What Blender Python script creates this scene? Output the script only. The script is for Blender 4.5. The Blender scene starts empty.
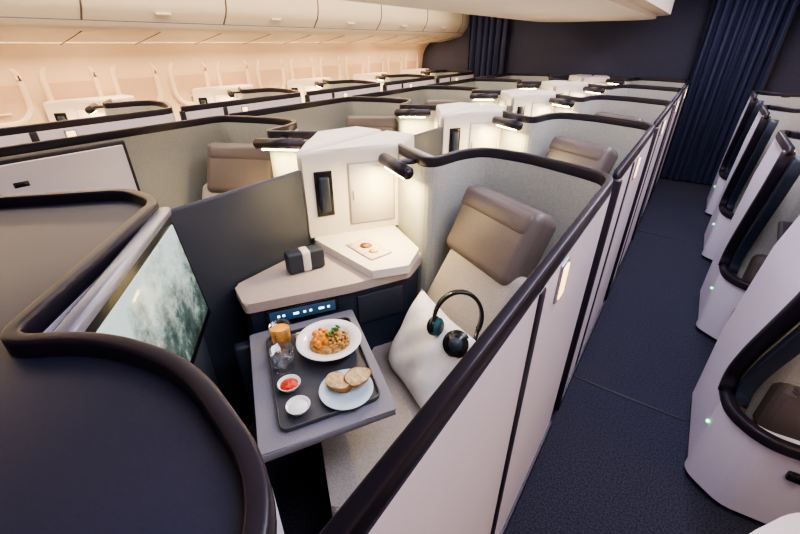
import bpy, bmesh, math, random, re
from mathutils import Vector, Matrix
random.seed(4)
S=bpy.context.scene
COL=S.collection
try:
    S.view_settings.view_transform='AgX'; S.view_settings.look='AgX - Medium High Contrast'
except Exception: pass
# ------------------------------------------------------------ materials
def mat(name,col,rough=.5,metal=0,noise=0,nscale=60,bump=0,emit=None,es=0,trans=0,coat=0,col2=None,sheen=0):
    m=bpy.data.materials.new(name); m.use_nodes=True
    nt=m.node_tree; b=nt.nodes['Principled BSDF']
    b.inputs['Base Color'].default_value=(*col,1); b.inputs['Roughness'].default_value=rough
    b.inputs['Metallic'].default_value=metal
    if coat: b.inputs['Coat Weight'].default_value=coat
    if emit: 
        b.inputs['Emission Color'].default_value=(*emit,1); b.inputs['Emission Strength'].default_value=es
    if noise or bump:
        tc=nt.nodes.new('ShaderNodeTexCoord'); n=nt.nodes.new('ShaderNodeTexNoise')
        n.inputs['Scale'].default_value=nscale; n.inputs['Detail'].default_value=4
        nt.links.new(tc.outputs['Object'],n.inputs['Vector'])
        if noise:
            r=nt.nodes.new('ShaderNodeValToRGB')
            c2=col2 or tuple(min(1,c*(1+noise)) for c in col); c1=tuple(c*(1-noise) for c in col) if not col2 else col
            r.color_ramp.elements[0].color=(*c1,1); r.color_ramp.elements[1].color=(*c2,1)
            r.color_ramp.elements[0].position=.38; r.color_ramp.elements[1].position=.62
            nt.links.new(n.outputs['Fac'],r.inputs['Fac']); nt.links.new(r.outputs['Color'],b.inputs['Base Color'])
        if bump:
            bp=nt.nodes.new('ShaderNodeBump'); bp.inputs['Strength'].default_value=bump; bp.inputs['Distance'].default_value=.004
            nt.links.new(n.outputs['Fac'],bp.inputs['Height']); nt.links.new(bp.outputs['Normal'],b.inputs['Normal'])
    return m
def thin_glass(name,tint=(1,1,1),fac=.04,mul=.5):
    m=bpy.data.materials.new(name); m.use_nodes=True; nt=m.node_tree
    for n in list(nt.nodes): nt.nodes.remove(n)
    o=nt.nodes.new('ShaderNodeOutputMaterial'); mx=nt.nodes.new('ShaderNodeMixShader'); t=nt.nodes.new('ShaderNodeBsdfTransparent'); g=nt.nodes.new('ShaderNodeBsdfGlossy')
    t.inputs[0].default_value=(*tint,1); g.inputs[0].default_value=(1,1,1,1); g.inputs['Roughness'].default_value=.12
    lw=nt.nodes.new('ShaderNodeLayerWeight'); lw.inputs[0].default_value=.25
    ml=nt.nodes.new('ShaderNodeMath'); ml.operation='MULTIPLY_ADD'; ml.inputs[1].default_value=mul; ml.inputs[2].default_value=fac
    nt.links.new(lw.outputs['Facing'],ml.inputs[0]); nt.links.new(ml.outputs[0],mx.inputs[0])
    nt.links.new(t.outputs[0],mx.inputs[1]); nt.links.new(g.outputs[0],mx.inputs[2]); nt.links.new(mx.outputs[0],o.inputs[0])
    return m
M=dict(
 white=mat('white_plastic',(.74,.71,.80),.35),
 sage=mat('sage_felt',(.42,.435,.395),.95,noise=.11,nscale=170,bump=.3),
 trim=mat('trim_charcoal',(.020,.016,.026),.36,.2),
 navy=mat('navy_shell',(.022,.025,.052),.45,noise=.06,nscale=200),
 divider=mat('divider_dark',(.028,.036,.052),.5),
 leather=mat('taupe_leather',(.135,.110,.102),.45,noise=.05,nscale=150,bump=.15),
 seat=mat('seat_fabric',(.34,.31,.285),.9,noise=.13,nscale=220,bump=.35),
 seatdark=mat('seat_base_dark',(.03,.03,.035),.6),
 counter=mat('counter_stone',(.50,.42,.37),.45,noise=.04,nscale=90),
 face=mat('console_face',(.018,.028,.050),.4),
 cream=mat('cream_laminate',(.83,.77,.68),.4),
 door=mat('cabinet_door',(.50,.44,.37),.45),
 black=mat('gloss_black',(.008,.008,.01),.22),
 silver=mat('brushed_silver',(.34,.35,.42),.32,.6),
 carpet=mat('carpet_navy',(.006,.007,.018),.95,noise=.5,nscale=130,bump=.8,col2=(.030,.031,.054)),
 glow=mat('lamp_diffuser',(1,.85,.6),.5,emit=(1,.76,.36),es=35),
 sidelamp=mat('marker_lamp',(1,.8,.5),.5,emit=(1,.60,.20),es=3.5),
 bin=mat('bin_plastic',(.81,.71,.57),.4),
 sidewall=mat('sidewall_plastic',(.83,.67,.52),.55),
 shade=mat('window_shade',(.66,.49,.36),.6),
 frame=mat('window_frame',(.87,.74,.59),.5),
 gap=mat('panel_gap',(.12,.09,.07),.8),
 bulk=mat('bulkhead_navy',(.042,.045,.078),.8,noise=.15,nscale=60),
 curtain=mat('curtain_navy',(.028,.034,.078),.8),
 ceil=mat('ceiling_white',(.82,.77,.68),.6),
 cloth=mat('table_cloth',(.22,.215,.25),.85,noise=.08,nscale=250,bump=.3),
 tray=mat('tray_grey',(.048,.052,.064),.5),
 china=mat('china_white',(.88,.88,.88),.15,coat=.5),
 bluechina=mat('china_pale_blue',(.50,.64,.72),.2,coat=.4),
 glass=thin_glass('clear_glass',(.96,.98,1),.06,.8),
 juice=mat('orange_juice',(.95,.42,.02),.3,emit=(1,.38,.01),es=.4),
 water=thin_glass('water',(.84,.91,.96),.14,.6),
 red=mat('chilli_sauce',(.60,.03,.01),.3,noise=.4,nscale=120),
 chicken=mat('glazed_chicken',(.80,.25,.02),.35,noise=.35,nscale=60),
 noodle=mat('brown_noodles',(.46,.26,.07),.5,noise=.5,nscale=90),
 green=mat('herb_green',(.05,.22,.02),.5),
 bread=mat('bread_crumb',(.76,.54,.27),.9,noise=.22,nscale=90,bump=.5),
 crust=mat('bread_crust',(.40,.17,.04),.7,noise=.3,nscale=60),
 pillow=mat('pillow_cotton',(.93,.90,.87),.9,noise=.03,nscale=30,bump=.3),
 teal=mat('teal_pad',(.01,.10,.10),.6),
 paper=mat('menu_paper',(.80,.66,.45),.7,noise=.15,nscale=40),
 icon=mat('icon_white',(.8,.8,.8),.5,emit=(.65,.88,1),es=3.5),
 bluestrip=mat('touch_panel_glow',(.02,.05,.10),.3,emit=(.08,.22,.42),es=.18),
 green_led=mat('green_led',(.1,1,.3),.5,emit=(.1,1,.3),es=5),
 fig=mat('menu_print',(.35,.12,.05),.7),
)
def screen_mat():
    m=bpy.data.materials.new('screen_picture'); m.use_nodes=True; nt=m.node_tree; b=nt.nodes['Principled BSDF']
    L=nt.links.new
    tc=nt.nodes.new('ShaderNodeTexCoord'); sp=nt.nodes.new('ShaderNodeSeparateXYZ'); L(tc.outputs['Object'],sp.inputs[0])
    n=nt.nodes.new('ShaderNodeTexNoise'); n.inputs['Scale'].default_value=8; n.inputs['Detail'].default_value=12; n.inputs['Roughness'].default_value=.80
    L(tc.outputs['Object'],n.inputs['Vector'])
    g=nt.nodes.new('ShaderNodeMapRange'); g.inputs[1].default_value=.92; g.inputs[2].default_value=1.25; g.inputs[3].default_value=-.13; g.inputs[4].default_value=.20
    L(sp.outputs['Z'],g.inputs[0])
    a=nt.nodes.new('ShaderNodeMath'); a.operation='ADD'; L(n.outputs['Fac'],a.inputs[0]); L(g.outputs[0],a.inputs[1])
    r=nt.nodes.new('ShaderNodeValToRGB'); e=r.color_ramp.elements
    e[0].position=.30; e[0].color=(.015,.022,.022,1); e[1].position=.68; e[1].color=(.56,.64,.60,1)
    x=e.new(.44); x.color=(.07,.10,.09,1); x=e.new(.55); x.color=(.30,.36,.32,1)
    L(a.outputs[0],r.inputs['Fac'])
    b.inputs['Base Color'].default_value=(.01,.01,.01,1); b.inputs['Roughness'].default_value=.12
    L(r.outputs['Color'],b.inputs['Emission Color']); b.inputs['Emission Strength'].default_value=1.5
    return m
M['screen']=screen_mat()
# ------------------------------------------------------------ mesh helpers
def mkobj(name,bm,mats,smooth=False,parent=None):
    bmesh.ops.recalc_face_normals(bm,faces=bm.faces[:])
    me=bpy.data.meshes.new(name); bm.to_mesh(me); bm.free()
    for m in mats: me.materials.append(M[m])
    if smooth:
        for p in me.polygons: p.use_smooth=True
    o=bpy.data.objects.new(name,me); COL.objects.link(o)
    if parent: o.parent=parent
    return o
def empty(name,loc=(0,0,0),sx=1):
    o=bpy.data.objects.new(name,None); o.location=loc; o.scale=(sx,1,1); o.empty_display_size=.1; COL.objects.link(o); return o
def fillet(pts,r=.05,n=6,radii=None):
    out=[Vector(pts[0])]
    for i in range(1,len(pts)-1):
        p0,p,p1=Vector(pts[i-1]),Vector(pts[i]),Vector(pts[i+1])
        rr=(radii or {}).get(i,r)
        a=min(rr,(p0-p).length*.49); b=min(rr,(p1-p).length*.49)
        A=p+(p0-p).normalized()*a; B=p+(p1-p).normalized()*b
        for k in range(n+1):
            t=k/n; out.append(A*(1-t)**2+p*2*t*(1-t)+B*t*t)
    out.append(Vector(pts[-1])); return out
def offs(path,d):
    res=[]
    for i,p in enumerate(path):
        a=path[max(i-1,0)]; b=path[min(i+1,len(path)-1)]
        t=(b-a); t=Vector((t.x,t.y)).normalized() if t.length>1e-9 else Vector((1,0))
        res.append(Vector((p.x-t.y*d,p.y+t.x*d)))
    return res
def ribbon(name,path,z0,z1,t,mats,parent=None):
    path=[Vector(p[:2]) for p in path]
    L=offs(path,t/2); R=offs(path,-t/2); bm=bmesh.new(); n=len(path)
    vl0=[bm.verts.new((p.x,p.y,z0)) for p in L]; vl1=[bm.verts.new((p.x,p.y,z1)) for p in L]
    vr0=[bm.verts.new((p.x,p.y,z0)) for p in R]; vr1=[bm.verts.new((p.x,p.y,z1)) for p in R]
    for i in range(n-1):
        f=bm.faces.new((vl0[i],vl0[i+1],vl1[i+1],vl1[i])); f.material_index=0
        f=bm.faces.new((vr0[i],vr1[i],vr1[i+1],vr0[i+1])); f.material_index=1
        f=bm.faces.new((vl1[i],vl1[i+1],vr1[i+1],vr1[i])); f.material_index=2
        f=bm.faces.new((vl0[i],vr0[i],vr0[i+1],vl0[i+1])); f.material_index=2
    for i in (0,n-1):
        f=bm.faces.new((vl0[i],vl1[i],vr1[i],vr0[i])); f.material_index=2
    return mkobj(name,bm,mats,False,parent)
def rrect(w,h,r,n=4):
    pts=[]
    for cx,cy,a0 in((w/2-r,h/2-r,0),(-w/2+r,h/2-r,90),(-w/2+r,-h/2+r,180),(w/2-r,-h/2+r,270)):
        for k in range(n+1):
            a=math.radians(a0+90*k/n); pts.append((cx+r*math.cos(a),cy+r*math.sin(a)))
    return pts
def sweep(name,path,N,prof,mats,parent=None,smooth=True):
    N=Vector(N); bm=bmesh.new(); rings=[]; n=len(path); path=[Vector(p) for p in path]
    for i,p in enumerate(path):
        a=path[max(i-1,0)]; b=path[min(i+1,n-1)]; t=(b-a).normalized(); lat=t.cross(N).normalized()
        rings.append([bm.verts.new(p+lat*q[0]+N*q[1]) for q in prof])
    m=len(prof)
    for i in range(n-1):
        for j in range(m):
            bm.faces.new((rings[i][j],rings[i][(j+1)%m],rings[i+1][(j+1)%m],rings[i+1][j]))
    bm.faces.new(rings[0]); bm.faces.new(rings[-1])
    return mkobj(name,bm,mats,smooth,parent)
def prism(name,pts,z0,z1,m,bev=0,parent=None,seg=3,fr=0,topmat=None):
    if fr:
        q=[Vector(p) for p in pts]; out=[]
        for i in range(len(q)):
            f=fillet([q[i-1],q[i],q[(i+1)%len(q)]],fr,5); out+=f[1:-1]
        pts=[tuple(p) for p in out]
    bm=bmesh.new()
    a=[bm.verts.new((p[0],p[1],z0)) for p in pts]; b=[bm.verts.new((p[0],p[1],z1)) for p in pts]
    n=len(pts); bm.faces.new(a); top=bm.faces.new(b)
    for i in range(n): bm.faces.new((a[i],a[(i+1)%n],b[(i+1)%n],b[i]))
    if bev:
        es=list(top.edges); bmesh.ops.bevel(bm,geom=es,offset=bev,segments=seg,affect='EDGES',profile=.5)
    return mkobj(name,bm,[m],False,parent)
def rbox(name,size,loc,ax,m,bev=.02,seg=3,parent=None,ay=None):
    bm=bmesh.new(); bmesh.ops.create_cube(bm,size=1)
    bmesh.ops.scale(bm,vec=size,verts=bm.verts)
    if bev: bmesh.ops.bevel(bm,geom=bm.edges[:],offset=min(bev,min(size)*.49),segments=seg,affect='EDGES',profile=.5)
    X=Vector(ax).normalized(); Y=Vector(ay).normalized() if ay else Vector((0,0,1)).cross(X).normalized()
    Z=X.cross(Y).normalized(); Y=Z.cross(X).normalized()
    mt=Matrix((X,Y,Z)).transposed().to_4x4(); mt.translation=Vector(loc)
    bm.transform(mt)
    return mkobj(name,bm,[m],bev>0,parent)
def cyl(name,p0,p1,r,m,n=20,parent=None,r2=None,bev=0):
    p0,p1=Vector(p0),Vector(p1); d=p1-p0; bm=bmesh.new()
    bmesh.ops.create_cone(bm,cap_ends=True,segments=n,radius1=r,radius2=r if r2 is None else r2,depth=d.length)
    if bev: bmesh.ops.bevel(bm,geom=[e for e in bm.edges if len(e.link_faces)==2 and any(len(f.verts)>4 for f in e.link_faces)],offset=bev,segments=3,affect='EDGES')
    mt=d.to_track_quat('Z','Y').to_matrix().to_4x4(); mt.translation=(p0+p1)/2
    bm.transform(mt); return mkobj(name,bm,[m],True,parent)
def lathe(name,prof,loc,m,n=36,parent=None):
    bm=bmesh.new(); rings=[]
    for r,z in prof:
        rings.append([bm.verts.new((loc[0]+max(r,1e-4)*math.cos(2*math.pi*k/n),loc[1]+max(r,1e-4)*math.sin(2*math.pi*k/n),loc[2]+z)) for k in range(n)])
    for i in range(len(rings)-1):
        for k in range(n): bm.faces.new((rings[i][k],rings[i][(k+1)%n],rings[i+1][(k+1)%n],rings[i+1][k]))
    bm.faces.new(rings[0])
    if prof[-1][0]<2e-3: bm.faces.new(rings[-1])
    return mkobj(name,bm,[m],True,parent)
def quad(name,pts,m,parent=None):
    bm=bmesh.new(); bm.faces.new([bm.verts.new(p) for p in pts]); return mkobj(name,bm,[m],False,parent)

TRIMP=rrect(.026,.044,.007)
ZT=1.30
# ------------------------------------------------------------ suite templates
BACK=[(-.18,1.64),(-.30,1.70),(-.54,1.79),(-.76,1.80),(-.83,1.68),(-.865,1.46),(-1.20,1.665)]
TAIL=[(-1.33,1.74),(-1.40,1.76)]
def marker(P,x=-.163):
    rbox('marker_rim',(.010,.065,.115),(x,.965,1.212),(1,0,0),'silver',.02,4,P)
    rbox('marker_lens',(.012,.050,.095),(x+.003,.965,1.212),(1,0,0),'sidelamp',.018,4,P)
def shell_parts(P,y0=.42,opening=False,door=False):
    R={1:.10,5:.06,4:.08}
    if opening:
        path=fillet([(-.20,1.90),(-.32,1.76)]+BACK[2:]+TAIL,.07,6)
    else:
        path=fillet([(-.18,y0)]+BACK+TAIL,.07,6,R)
    ribbon('wall_panel',path,.05,ZT-.02,.03,['sage','white','trim'],P)
    if not opening:
        tp=fillet([(-.18,y0)]+BACK,.07,6,R)
        sweep('top_trim',[(p.x,p.y,ZT) for p in tp],(0,0,1),TRIMP,['trim'],P)
        rbox('door_post',(.034,.040,1.22),(-.176,.78,.67),(1,0,0),'trim',.006,2,P)
        rbox('end_post',(.05,.03,1.25),(-.18,y0,.665),(1,0,0),'trim',.008,2,P)
        ribbon('kick_strip',[(-.178,y0+.02),(-.178,1.58)],.0,.07,.045,['trim']*3,P)
        marker(P)
        if door:
            rbox('door_frame',(.02,.62,.62),(-.207,.70,.96),(1,0,0),'trim',.008,2,P)
            rbox('door_leaf',(.012,.58,.57),(-.220,.70,.965),(1,0,0),'white',.005,2,P)
            rbox('door_label',(.004,.06,.025),(-.227,.50,1.15),(1,0,0),'black',.001,1,P)
    else:
        edge=[(1.40,1.28),(1.50,1.08),(1.72,.72),(1.79,.56),(1.76,.48)]
        e3=fillet([Vector((-.18,y,z)) for y,z in edge],.10,6)
        bm=bmesh.new()
        poly=[(-.18,p.y,p.z) for p in e3]+[(-.18,1.70,.44),(-.18,1.70,.03),(-.18,2.26,.03),(-.18,2.30,.45),(-.18,2.14,1.0),(-.18,1.94,1.28)]
        A=[bm.verts.new(p) for p in poly]; B=[bm.verts.new((p[0]-.03,p[1],p[2])) for p in poly]
        bm.faces.new(A); bm.faces.new(B)
        for i in range(len(A)): bm.faces.new((A[i],A[(i+1)%len(A)],B[(i+1)%len(A)],B[i]))
        mkobj('aisle_panel',bm,['white'],False,P)
        sweep('doorway_trim',e3,(1,0,0),rrect(.030,.055,.012),['trim'],P)
        e4=[p+Vector((-.05,-.03,-.02)) for p in e3]
        sweep('door_edge',e4,(1,0,0),rrect(.04,.05,.006),['face'],P)
        pod=[(-.17,1.69),(-.30,1.59),(-.52,1.61),(-.80,1.73),(-.80,1.80),(-.52,1.67),(-.30,1.65),(-.17,1.77)]
        prism('base_pod',pod,.03,.45,'white',0,P,4,fr=.05)
        rim=fillet([(-.18,1.78,.48),(-.20,1.67,.46),(-.31,1.58,.455),(-.52,1.60,.455),(-.80,1.72,.455)],.07,6)
        sweep('pod_trim',rim,(0,0,1),rrect(.040,.05,.012),['trim'],P)
        rbox('pod_latch',(.07,.03,.04),(-.45,1.60,.33),(1,-.05,0),'black',.008,2,P)
        top=fillet([(-.18,1.38),(-.18,1.92),(-.27,1.90),(-.36,1.76),(-.54,1.79),(-.76,1.80),(-.83,1.68),(-.865,1.46),(-1.20,1.665)],.07,6)
        sweep('top_trim',[(p.x,p.y,ZT-.01) for p in top],(0,0,1),TRIMP,['trim'],P)
        bk=fillet([(-.195,2.25),(-.195,1.98),(-.36,1.80)],.05,5)
        ribbon('rear_panel',bk,.05,.6,.02,['white']*3,P)
        prism('leg_rest',[(-.30,1.72),(-.50,1.70),(-.78,1.84),(-.78,2.22),(-.27,2.12)],.40,.62,'leather',.05,P,4,fr=.06)
        prism('leg_rest_base',[(-.31,1.76),(-.50,1.74),(-.76,1.86),(-.76,2.20),(-.28,2.10)],.02,.40,'seatdark',0,P)
        rbox('floor_led',(.01,.012,.012),(-.165,1.72,.33),(1,0,0),'green_led',.003,2,P)
Sx=Vector((.88,-.47,0)); Fx=Vector((-.47,-.88,0))
def seat_parts(P,cm='seat'):
    up=Vector((.12,.23,.45)).normalized()
    nrm=Sx.cross(up)
    if nrm.dot(Fx)<0: nrm=-nrm
    c=Vector((-.62,1.29,.72))-nrm*.07
    rbox('back_cushion',(.47,.60,.14),c,Sx,'seat',.045,4,P,ay=up)
    up2=Vector((.025,.12,.25)).normalized(); n2=Sx.cross(up2); n2=n2 if n2.dot(Fx)>0 else -n2
    h=Vector((-.562,1.475,1.055))-n2*.035
    rbox('headrest',(.45,.32,.14),h,Sx,'leather',.045,6,P,ay=up2)
    rbox('headrest_flap',(.43,.10,.142),h+up2*.095+n2*.006,Sx,'leather',.03,5,P,ay=up2)
    prism('seat_cushion',[(-.97,1.22),(-.83,.66),(-.55,.44),(-.25,.55),(-.23,1.3),(-.60,1.46)],.30,.47,cm,.035,P,4,fr=.06)
    prism('seat_base',[(-.93,1.2),(-.8,.70),(-.55,.50),(-.27,.6),(-.26,1.3),(-.60,1.44)],.02,.30,'seatdark',0,P)
    rbox('back_shell',(.46,.66,.03),c-nrm*.09,Sx,'seatdark',.012,2,P,ay=up)
def console_parts(P):
    top=[(-1.375,.765),(-1.22,.70),(-.985,1.05),(-.85,1.30),(-.88,1.45),(-1.12,1.59),(-1.375,1.6)]
    prism('counter_top',top,.822,.865,'counter',.012,P,3,fr=.02)
    inner=[(-1.37,.785),(-1.228,.725),(-1.00,1.065),(-.868,1.31),(-.89,1.43),(-1.12,1.57),(-1.37,1.58)]
    prism('console_body',inner,.02,.822,'face',0,P)
    d=(Vector((-1.00,1.065,0))-Vector((-1.228,.725,0))).normalized(); n=Vector((d.y,-d.x,0))
    c=Vector((-1.115,.893,.775))+n*.006
    rbox('control_panel',(.30,.07,.012),c,d,'black',.006,3,P,ay=(0,0,1))
    rbox('touch_strip',(.27,.05,.004),c+n*.006,d,'bluestrip',.001,1,P,ay=(0,0,1))
    for i,(x,w) in enumerate(((-.10,.010),(-.08,.010),(-.03,.022),(.005,.010),(.03,.010),(.075,.022),(.105,.010))):
        rbox('icon_%d'%i,(w,.009,.004),c+n*.009+d*x,d,'icon',.001,1,P,ay=(0,0,1))
    rbox('drawer_front',(.22,.15,.01),Vector((-.934,1.187,.71))+n*.004,Vector((.132,.245,0)),'divider',.004,2,P,ay=(0,0,1))
    sh=[(-1.37,1.225),(-.935,1.137),(-.835,1.27),(-.885,1.43),(-1.16,1.60),(-1.37,1.60)]
    prism('shelf',sh,.865,.905,'cream',.008,P,2,fr=.01)
    cb=[(-1.385,1.22),(-1.29,1.37),(-1.12,1.61),(-1.20,1.86),(-1.385,1.86)]
    prism('cabinet',cb,.905,1.325,'cream',.02,P,3)
    dd=Vector((.17,.24,0)).normalized(); dn=Vector((dd.y,-dd.x,0))
    mc=Vector((-1.205,1.49,1.10))+dn*.002
    rbox('cabinet_door',(.235,.31,.008),mc,dd,'door',.003,1,P,ay=(0,0,1))
    rbox('door_inset',(.222,.297,.004),mc+dn*.005,dd,'cream',.002,1,P,ay=(0,0,1))
    rbox('door_handle',(.008,.05,.008),mc+dn*.01-dd*.095,dd,'counter',.002,1,P,ay=(0,0,1))
    ld=Vector((.095,.15,0)).normalized(); ln=Vector((ld.y,-ld.x,0))
    lc=Vector((-1.3375,1.295,1.12))+ln*.003
    rbox('phone_niche',(.085,.22,.008),lc,ld,'black',.02,4,P,ay=(0,0,1))
    rbox('phone_handset',(.05,.17,.02),lc+ln*.01,ld,'face',.009,3,P,ay=(0,0,1))
    a=Vector((-1.14,1.50,1.275)); b=Vector((-.90,1.36,1.275))
    cyl('lamp_bar',a,b,.028,'trim',24,P,bev=.01)
    ab=(b-a).normalized()
    rbox('lamp_diffuser',(.20,.02,.01),(a+b)/2-Vector((0,0,.029)),ab,'glow',.003,1,P)
    rbox('lamp_bracket',(.04,.12,.02),(a+b)/2+Vector((.03,.05,.01)),ab,'trim',.005,1,P)
def divider_parts(P):
    rbox('panel',(.022,.70,1.17),(-1.40,.87,.66),(1,0,0),'divider',.01,2,P)
def screen_parts(P,A=(-.84,.085),B=(-1.315,.525)):
    A=Vector((*A,0)); B=Vector((*B,0)); d=(B-A).normalized(); n=Vector((-d.y,d.x,0)); 
    if n.dot(Vector((1,1,0)))<0: n=-n
    c=(A+B)/2; L=(B-A).length
    rbox('bezel_ledge',(L,.04,.03),c+n*.038+Vector((0,0,1.285)),d,'silver',.010,3,P)
    tilt=(Vector((0,0,1))-n*.10).normalized()
    rbox('bezel',(L+.02,.40,.03),c+n*.052+Vector((0,0,1.075)),d,'black',.008,2,P,ay=tilt)
    rbox('display',(L-.04,.335,.006),c+n*.0685+Vector((0,0,1.078)),d,'screen',.002,1,P,ay=tilt)
    rbox('footwell_panel',(L,.02,.8),c+n*.03+Vector((0,0,.46)),d,'divider',.004,1,P)
def template(fn,**k):
    P=empty('tmp'); fn(P,**k); parts=[(o.name,o.data) for o in P.children]
    for o in list(P.children): bpy.data.objects.remove(o)
    bpy.data.objects.remove(P); return parts
def place(name,parts,loc,sx):
    E=empty(name,loc,sx)
    for n,d in parts:
        o=bpy.data.objects.new(re.sub(r'\.\d+$','',n),d); o.parent=E; COL.objects.link(o)
    return E
T_shell=template(shell_parts); T_shell1=template(shell_parts,y0=.05); T_shell1d=template(shell_parts,y0=.05,door=True); T_open=template(shell_parts,opening=True)
T_seat=template(seat_parts); T_seatb=template(seat_parts,cm='leather'); T_cons=template(console_parts); T_div=template(divider_parts)
T_scr=template(screen_parts)
T_scr2=template(screen_parts,A=(-.90,.22),B=(-1.31,.44))
ld=bpy.data.lights.new('lamp_glow','AREA'); ld.shape='RECTANGLE'; ld.size=.2; ld.size_y=.03; ld.energy=6.2; ld.color=(1,.74,.34)
PITCH=1.30
def lamp(E):
    o=bpy.data.objects.new('lamp_light',ld); o.parent=E; o.location=(-1.01,1.42,1.232)
    o.rotation_euler=(math.radians(-12),0,math.radians(-30)); COL.objects.link(o)
def suite(k,x,sx,shell,first=False,seat=True):
    loc=(x,PITCH*k,0)
    place('privacy_shell',shell,loc,sx)
    if seat: place('business_class_seat',T_seatb if shell is T_open else T_seat,loc,sx)
    E=place('side_console',T_cons,loc,sx); lamp(E)
    place('seat_monitor',T_scr if first else T_scr2,loc,sx)
for k in range(5):
    suite(k,0,1,T_shell1 if k==0 else T_shell,k==0)
    suite(k,-2.8,-1,T_shell1d if k==0 else T_shell,k==0)
    place('centre_divider',T_div,(0,PITCH*k,0),1)
for k in range(0,4): suite(k,.25,-1,T_open,seat=k>0)
for k in range(0,5): suite(k,-3.05,1,T_shell)
nb=empty('footwell_pod')
prism('pod_body',[(.45,-.2),(.45,1.08),(.61,1.30),(.80,1.36),(.80,-.2)],.03,.48,'white',.04,nb,4,fr=.08)

# ------------------------------------------------------------ front partition (foreground)
half=[(-.18,-.7),(-.18,.0),(-.27,.14),(-.53,.195),(-.72,.15),(-.845,.045),(-1.31,.545)]
full=half+[(-2.8-x,y) for x,y in reversed(half)]
fp=fillet(full,.09,8,{2:.1,5:.05,8:.05,6:.06,7:.06})
E=empty('front_partition')
ribbon('wall_panel',fp,.02,ZT-.02,.03,['navy','white','trim'],E)
sweep('top_trim',[(p.x,p.y,ZT) for p in fp],(0,0,1),rrect(.028,.044,.007),['trim'],E)
prism('top_cover',[(p.x,p.y) for p in offs(fp,.01)],1.25,1.288,'navy',0,E)

# ------------------------------------------------------------ dining set-up
tb=empty('tray_table')
T=[(-1.2,.685),(-.984,1.05),(-.51,.723),(-.733,.363)]
prism('table_top',[(p[0]*.97-.025,p[1]*.97+.02) for p in T],.715,.735,'trim',.006,tb,fr=.02)
prism('table_mat',T,.735,.740,'cloth',.002,tb,2,fr=.012)
d1=(Vector(T[3])-Vector(T[0])).normalized(); d2=(Vector(T[1])-Vector(T[0])).normalized()
rbox('cloth_drop_front',(.565,.004,.028),((T[0][0]+T[3][0])/2,(T[0][1]+T[3][1])/2,.725),(d1.x,d1.y,0),'cloth',.001,1,tb)
rbox('cloth_drop_side',(.41,.004,.028),((T[2][0]+T[3][0])/2,(T[2][1]+T[3][1])/2,.725),(d2.x,d2.y,0),'cloth',.001,1,tb)
rbox('table_arm',(.30,.08,.04),(-1.12,.80,.69),(d2.x,d2.y,0),'face',.01,2,tb)
rbox('table_post',(.07,.05,.5),(-1.22,.66,.45),(d2.x,d2.y,0),'face',.01,2,tb)
tr=empty('serving_tray')
TR=[(-1.115,.70),(-.945,.985),(-.575,.72),(-.735,.445)]
prism('tray_base',TR,.741,.747,'tray',.001,tr,1,fr=.03)
q=[Vector(p) for p in TR]; pp=[]
for i in range(4): pp+=fillet([q[i-1],q[i],q[(i+1)%4]],.03,5)[1:-1]
pp=pp+[pp[0],pp[1]]
sweep('tray_rim',[(p.x,p.y,.752) for p in pp],(0,0,1),rrect(.006,.014,.002,2),['tray'],tr)
bw=empty('dinner_bowl'); B=(-.875,.80,.748)
lathe('bowl',[(.05,0),(.055,.004),(.082,.036),(.118,.046),(.120,.049),(.116,.050),(.082,.043),(.072,.022),(.04,.012),(.0005,.011)],B,'china',48,bw)
def blob(name,loc,s,m,parent,sub=2,j=.2):
    bm=bmesh.new(); bmesh.ops.create_icosphere(bm,subdivisions=sub,radius=1)
    for v in bm.verts: v.co*=1+random.uniform(-j,j)
    rz=Matrix.Rotation(random.uniform(0,3),4,'Z')
    for v in bm.verts: v.co=rz@Vector((v.co.x*s[0],v.co.y*s[1],v.co.z*s[2]))+Vector(loc)
    return mkobj(name,bm,[m],True,parent)
r_=Vector((.82,.57,0)); u_=Vector((-.57,.82,0))
blob('rice_bed',(B[0],B[1],B[2]+.026),(.074,.074,.020),'noodle',bw,3,.05)
for i in range(24):
    a=random.uniform(0,6.28); rr=random.uniform(0,.046)
    p=Vector(B)+r_*(-.034+rr*.75*math.cos(a))+u_*(rr*1.2*math.sin(a)-.005); blob('chicken_%d'%i,(p.x,p.y,B[2]+.046+random.uniform(0,.012)),(.014,.012,.011),'chicken',bw)
for i in range(60):
    a=random.uniform(0,6.28); rr=random.uniform(.0,.046)
    p=Vector(B)+r_*(.034+rr*.8*math.cos(a))+u_*(rr*1.3*math.sin(a)); blob('noodle_%d'%i,(p.x,p.y,B[2]+.044+random.uniform(0,.012)),(.011,.006,.006),'noodle',bw,1)
for i in range(5):
    p=Vector(B)+r_*(-.005+.008*i)+u_*(.0+.012*i); blob('herb_%d'%i,(p.x,p.y,B[2]+.068),(.015,.006,.004),'green',bw,1)
bp=empty('bread_plate'); Q=(-.683,.675,.748)
lathe('plate',[(.045,0),(.05,.003),(.088,.014),(.089,.017),(.085,.017),(.05,.007),(.0005,.006)],Q,'bluechina',40,bp)
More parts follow.
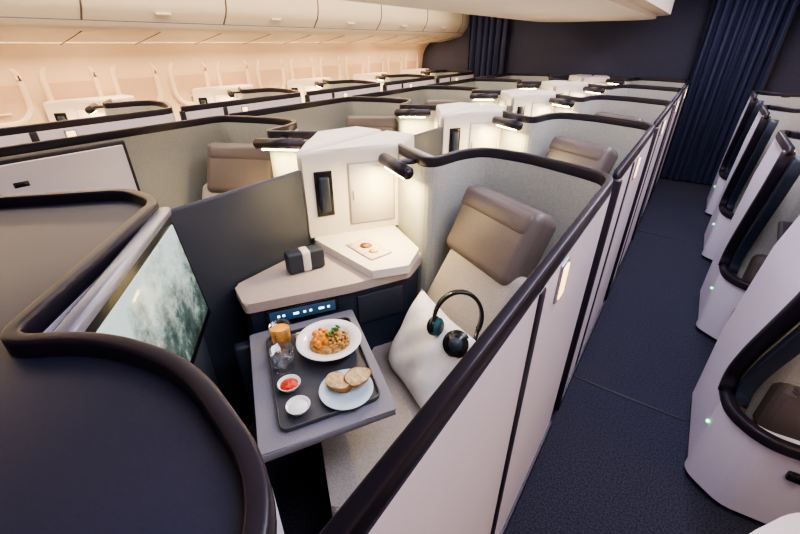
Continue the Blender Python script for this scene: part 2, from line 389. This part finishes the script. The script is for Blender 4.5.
def slice_(name,c,ang,tilt):
    bm=bmesh.new(); n=28; R=[]
    ringsz=[(-.016,.90),(-.011,1),(.010,1),(.015,.93)]
    for z,s in ringsz:
        row=[]
        for k in range(n):
            a=2*math.pi*k/n; w=1+.05*math.sin(3*a+1)+.03*math.sin(5*a)
            row.append(bm.verts.new((.046*s*w*math.cos(a),.031*s*w*math.sin(a)*(1.1 if math.sin(a)>0 else .8),z+.002*math.sin(4*a))))
        R.append(row)
    f=bm.faces.new(R[-1]); f.material_index=0; f=bm.faces.new(R[0]); f.material_index=1
    for i in range(3):
        for k in range(n):
            f=bm.faces.new((R[i][k],R[i][(k+1)%n],R[i+1][(k+1)%n],R[i+1][k])); f.material_index=1
    bm.transform(Matrix.Translation(c)@Matrix.Rotation(ang,4,'Z')@Matrix.Rotation(tilt,4,'X')); mkobj(name,bm,['bread','crust'],False,bp)
slice_('bread_slice_1',(-.712,.668,.776),.15,.35); slice_('bread_slice_2',(-.668,.715,.786),1.1,.55)
for nm,c,m in(('chilli_dish',(-.85,.581,.748),'red'),('sauce_dish',(-.756,.534,.748),'china')):
    e=empty(nm); lathe('dish',[(.022,0),(.03,.006),(.037,.022),(.038,.024),(.035,.024),(.028,.012),(.0005,.010)],c,'china',30,e)
    lathe('sauce',[(.0305,.014),(.028,.017),(.0005,.019)],c,m,24,e)
def glass(nm,c,r,h,liq,lh):
    e=empty(nm)
    lathe('tumbler',[(r*.8,0),(r*.86,.004),(r,h),(r*.94,h),(r*.8,.008),(.0005,.007)],c,'glass',32,e)
    lathe('liquid',[(r*.77,.009),(r*.90,lh),(.0005,lh)],c,liq,28,e)
glass('juice_glass',(-1.040,.715,.748),.040,.090,'juice',.072)
glass('water_glass',(-.935,.632,.748),.041,.085,'water',.055)
nk=empty('napkin_roll')
rbox('napkin',(.12,.04,.020),(-.985,.812,.759),(.62,.78,0),'paper',.010,3,nk)
rbox('fork',(.14,.006,.004),(-.985,.812,.771),(.60,.80,0),'silver',.001,1,nk)

# ------------------------------------------------------------ things on console
am=empty('amenity_pouch'); da=Vector((.42,.91,0)).normalized()
rbox('case',(.165,.065,.095),(-1.235,1.04,.914),da,'divider',.012,3,am)
rbox('band',(.045,.069,.097),(-1.235,1.04,.9145),da,'cream',.012,3,am)
mn=empty('menu_card')
rbox('booklet',(.20,.12,.006),(-1.075,1.29,.9095),(.95,-.25,0),'paper',.001,1,mn)
lathe('print',[(.03,0),(.0005,.001)],(-1.10,1.30,.913),'fig',24,mn); lathe('print_2',[(.022,0),(.0005,.001)],(-1.035,1.275,.913),'bread',24,mn)
# pillow
pl=empty('pillow')
bm=bmesh.new(); N=22
up3=(-(Fx*.143)+Vector((0,0,.283))).normalized(); nn=Sx.cross(up3); nn=nn if nn.dot(Fx)>0 else -nn
C=Vector((-.635,1.105,.635))
for side in(1,-1):
    g=[[None]*(N+1) for _ in range(N+1)]
    for i in range(N+1):
        for j in range(N+1):
            u=-1+2*i/N; v=-1+2*j/N
            t=.070*((1-u**4)*(1-v**4))**.6*(1+.08*math.sin(5*u+3*v)+.04*math.sin(9*u-7*v))
            pin=1-.07*(1-abs(u))*v*v; pin2=1-.07*(1-abs(v))*u*u
            g[i][j]=bm.verts.new(C+Sx*(.20*u*pin2)+up3*(.19*v*pin)+nn*(t*side))
    for i in range(N):
        for j in range(N): bm.faces.new((g[i][j],g[i+1][j],g[i+1][j+1],g[i][j+1]))
bmesh.ops.remove_doubles(bm,verts=bm.verts,dist=.0005)
mkobj('cushion',bm,['pillow'],True,pl)
# headphones
hp=empty('headphones'); hx=Vector((.82,.57,0)); hy=Vector((-.10,.25,.85)).normalized(); hn=hx.cross(hy).normalized()
if hn.dot(Fx)<0: hn=-hn
hc=Vector((-.545,1.185,.80))+Vector((.343,-.736,.583))*.075
arc=[hc+hx*(.090*math.cos(a))+hy*(-.005+.105*math.sin(a)) for a in [math.radians(-25+215*k/24) for k in range(25)]]
sweep('headband',arc,hn,rrect(.014,.036,.006,3),['black'],hp)
for c,ax,m2,r in((hc-hx*.080-hy*.035,(hx*.8+hn*.6),'teal',.038),(hc-hx*.005-hy*.085+hn*.055,(hn*.9-hx*.3+hy*.3),'black',.052)):
    ax=ax.normalized()
    cyl('ear_cup',c-ax*.022,c+ax*.005,r,'black',28,hp,bev=.008)
    cyl('ear_pad',c+ax*.003,c+ax*.020,r*.9,m2,28,hp,bev=.006)
    cyl('ear_inner',c+ax*.018,c+ax*.022,r*.5,'divider',24,hp)
sweep('yoke',[hc+hx*.082-hy*.045,hc+hx*.070-hy*.080+hn*.02,hc+hx*.035-hy*.095+hn*.045],hn,rrect(.014,.02,.005,3),['black'],hp)

# ------------------------------------------------------------ cabin
Y0,Y1=-2.2,7.15
XL,XR=-4.46,1.69
quad('floor',[(XL,Y0,0),(XR,Y0,0),(XR,Y1,0),(XL,Y1,0)],'carpet')
for i,y in enumerate((2.05,4.65)):
    rbox('trim_%d'%(i+1),(.58,.012,.004),(.125,y,.002),(1,0,0),'seatdark',.001,1)
def extr(name,prof,m,parent=None,y0=Y0,y1=Y1):
    bm=bmesh.new(); a=[bm.verts.new((x,y0,z)) for x,z in prof]; b=[bm.verts.new((x,y1,z)) for x,z in prof]
    for i in range(len(prof)-1): bm.faces.new((a[i],a[i+1],b[i+1],b[i]))
    return mkobj(name,bm,[m],True,parent)
def bez(pts): return [tuple(p) for p in fillet(pts,.12,6)]
cx=(XL+XR)/2
for side,s in(('left',1),('right',-1)):
    X=(lambda x:x) if s==1 else (lambda x:2*cx-x)
    extr('wall_'+side,[(X(x),z) for x,z in bez([(XL,0),(XL-.03,1.1),(XL+.02,1.62),(XL+.20,1.78),(XL+.255,1.795)])],'sidewall')
    B=empty('overhead_bin_row')
    extr('service_panel',[(X(x),z) for x,z in bez([(XL+.26,1.80),(XL+.30,1.73),(XL+.78,1.82),(XL+.83,1.88)])],'bin',B,y1=7.14)
    extr('bin_doors',[(X(x),z) for x,z in bez([(XL+.825,1.885),(XL+.92,2.0),(XL+.90,2.25),(XL+.6,2.53)])],'bin',B,y1=7.14)
    for k in range(9):
        y=Y0+.3+1.1*k
        if y>Y1-.1: break
        pr=bez([(XL+.828,1.885),(XL+.923,2.0),(XL+.903,2.25),(XL+.6,2.53)])
        sweep('door_gap_%d'%k,[(X(x),y,z) for x,z in pr],(0,1,0),rrect(.006,.012,.002,2),['gap'],B,False)
        rbox('latch_%d'%k,(.012,.12,.02),(X(XL+.885),y+.55,1.94),(1,0,0),'bin',.005,2,B)
    for k in range(17):
        y=Y0+.3+.55*k
        if y>Y1-.1: break
        sweep('panel_gap_%d'%k,[(X(XL+.31),y,1.731),(X(XL+.77),y,1.817)],(0,1,0),rrect(.004,.008,.001,2),['gap'],B,False)
wn=0
for side,X0,s in(('l',XL,1),('r',XR,-1)):
    for k in range(17):
        y=-1.7+.53*k
        if y>6.9: break
        wn+=1; W=empty('window_%d'%wn)
        ring=[(X0+s*.004,y+p[0],1.40+p[1]) for p in rrect(.38,.46,.15,6)]; ring=ring+ring[:2]
        sweep('frame',ring,(1,0,0),rrect(.045,.04,.016,3),['frame'],W)
        pr=rrect(.34,.42,.13,6); bm=bmesh.new(); bm.faces.new([bm.verts.new((X0+s*.004,y+p[0],1.40+p[1])) for p in pr]); mkobj('shade',bm,['shade'],False,W)
        rbox('shade_handle',(.012,.10,.014),(X0+s*.012,y,1.25),(1,0,0),'frame',.003,1,W)
extr('ceiling',[(XL+.5,2.56),(cx-1.5,2.50),(cx-.9,2.42),(cx+.9,2.42),(cx+1.5,2.50),(XR-.5,2.56)],'ceil')
cbn=empty('centre_overhead_bin')
pts=fillet([Vector((-.55,Y0,0)),Vector((-.55,6.75,0)),Vector((-2.25,6.75,0)),Vector((-2.25,Y0,0))],.5,10)
prism('bin_body',[(p.x,p.y) for p in pts],2.03,2.41,'bin',0,cbn)
pts2=[(p.x*.85-.21,p.y-.12) for p in pts]
prism('bin_soffit',pts2,1.99,2.03,'ceil',0,cbn)
rbox('wall_rear',(XR-XL+.3,.06,2.7),(cx,Y1+.03,1.35),(1,0,0),'bulk',0)
def curtain(x0,x1,y,z1,folds):
    E=empty('curtain'); bm=bmesh.new(); n=folds*10; rows=14; g=[]
    for j in range(rows+1):
        z=.02+(z1-.02)*j/rows; row=[]
        for i in range(n+1):
            t=i/n; a=t*folds*2*math.pi
            row.append(bm.verts.new((x0+(x1-x0)*t+.012*math.sin(a*2+z),y+.055*math.sin(a+.25*math.sin(z*2))+.012*math.sin(2.3*a),z)))
        g.append(row)
    for j in range(rows):
        for i in range(n): bm.faces.new((g[j][i],g[j][i+1],g[j+1][i+1],g[j+1][i]))
    mkobj('drape',bm,['curtain'],True,E)
    rbox('rail',(abs(x1-x0)+.1,.04,.03),((x0+x1)/2,y,z1+.02),(1,0,0),'silver',.008,2,E)
curtain(-3.45,-2.8,6.98,2.3,6); curtain(-.20,.60,6.93,2.3,9)

# ------------------------------------------------------------ lights
def area(name,loc,sx,sy,e,col,rot=(0,0,0)):
    l=bpy.data.lights.new(name,'AREA'); l.shape='RECTANGLE'; l.size=sx; l.size_y=sy; l.energy=e; l.color=col
    o=bpy.data.objects.new(name,l); o.location=loc; o.rotation_euler=rot; COL.objects.link(o)
area('aisle_ceiling_light',(.12,3.2,2.38),.35,6.2,110,(.82,.80,1))
area('aisle_ceiling_light_b',(-2.92,2.8,2.38),.35,7.0,105,(1,.83,.64))
area('centre_ceiling_light',(-1.4,3.4,1.985),.5,5.6,32,(.94,.87,.95))
area('cove_light',(XL+.22,2.4,1.72),.05,9,90,(1,.66,.38),(0,math.radians(-25),0))
area('cove_light_r',(XR-.22,2.4,1.72),.05,9,35,(1,.66,.42),(0,math.radians(25),0))
w=bpy.data.worlds.new('World'); S.world=w; w.use_nodes=True
w.node_tree.nodes['Background'].inputs[0].default_value=(.53,.52,.85,1); w.node_tree.nodes['Background'].inputs[1].default_value=.28
# ------------------------------------------------------------ camera
cd=bpy.data.cameras.new('camera'); cam=bpy.data.objects.new('camera',cd); COL.objects.link(cam)
f=400.; th=math.atan(319/math.hypot(f,225)); ph=math.atan(225/f)
cd.sensor_width=36; cd.lens=36*f/800; cd.clip_start=.02
cam.location=(0,0,1.75); cam.rotation_euler=(math.pi/2-ph,0,th)
S.camera=cam
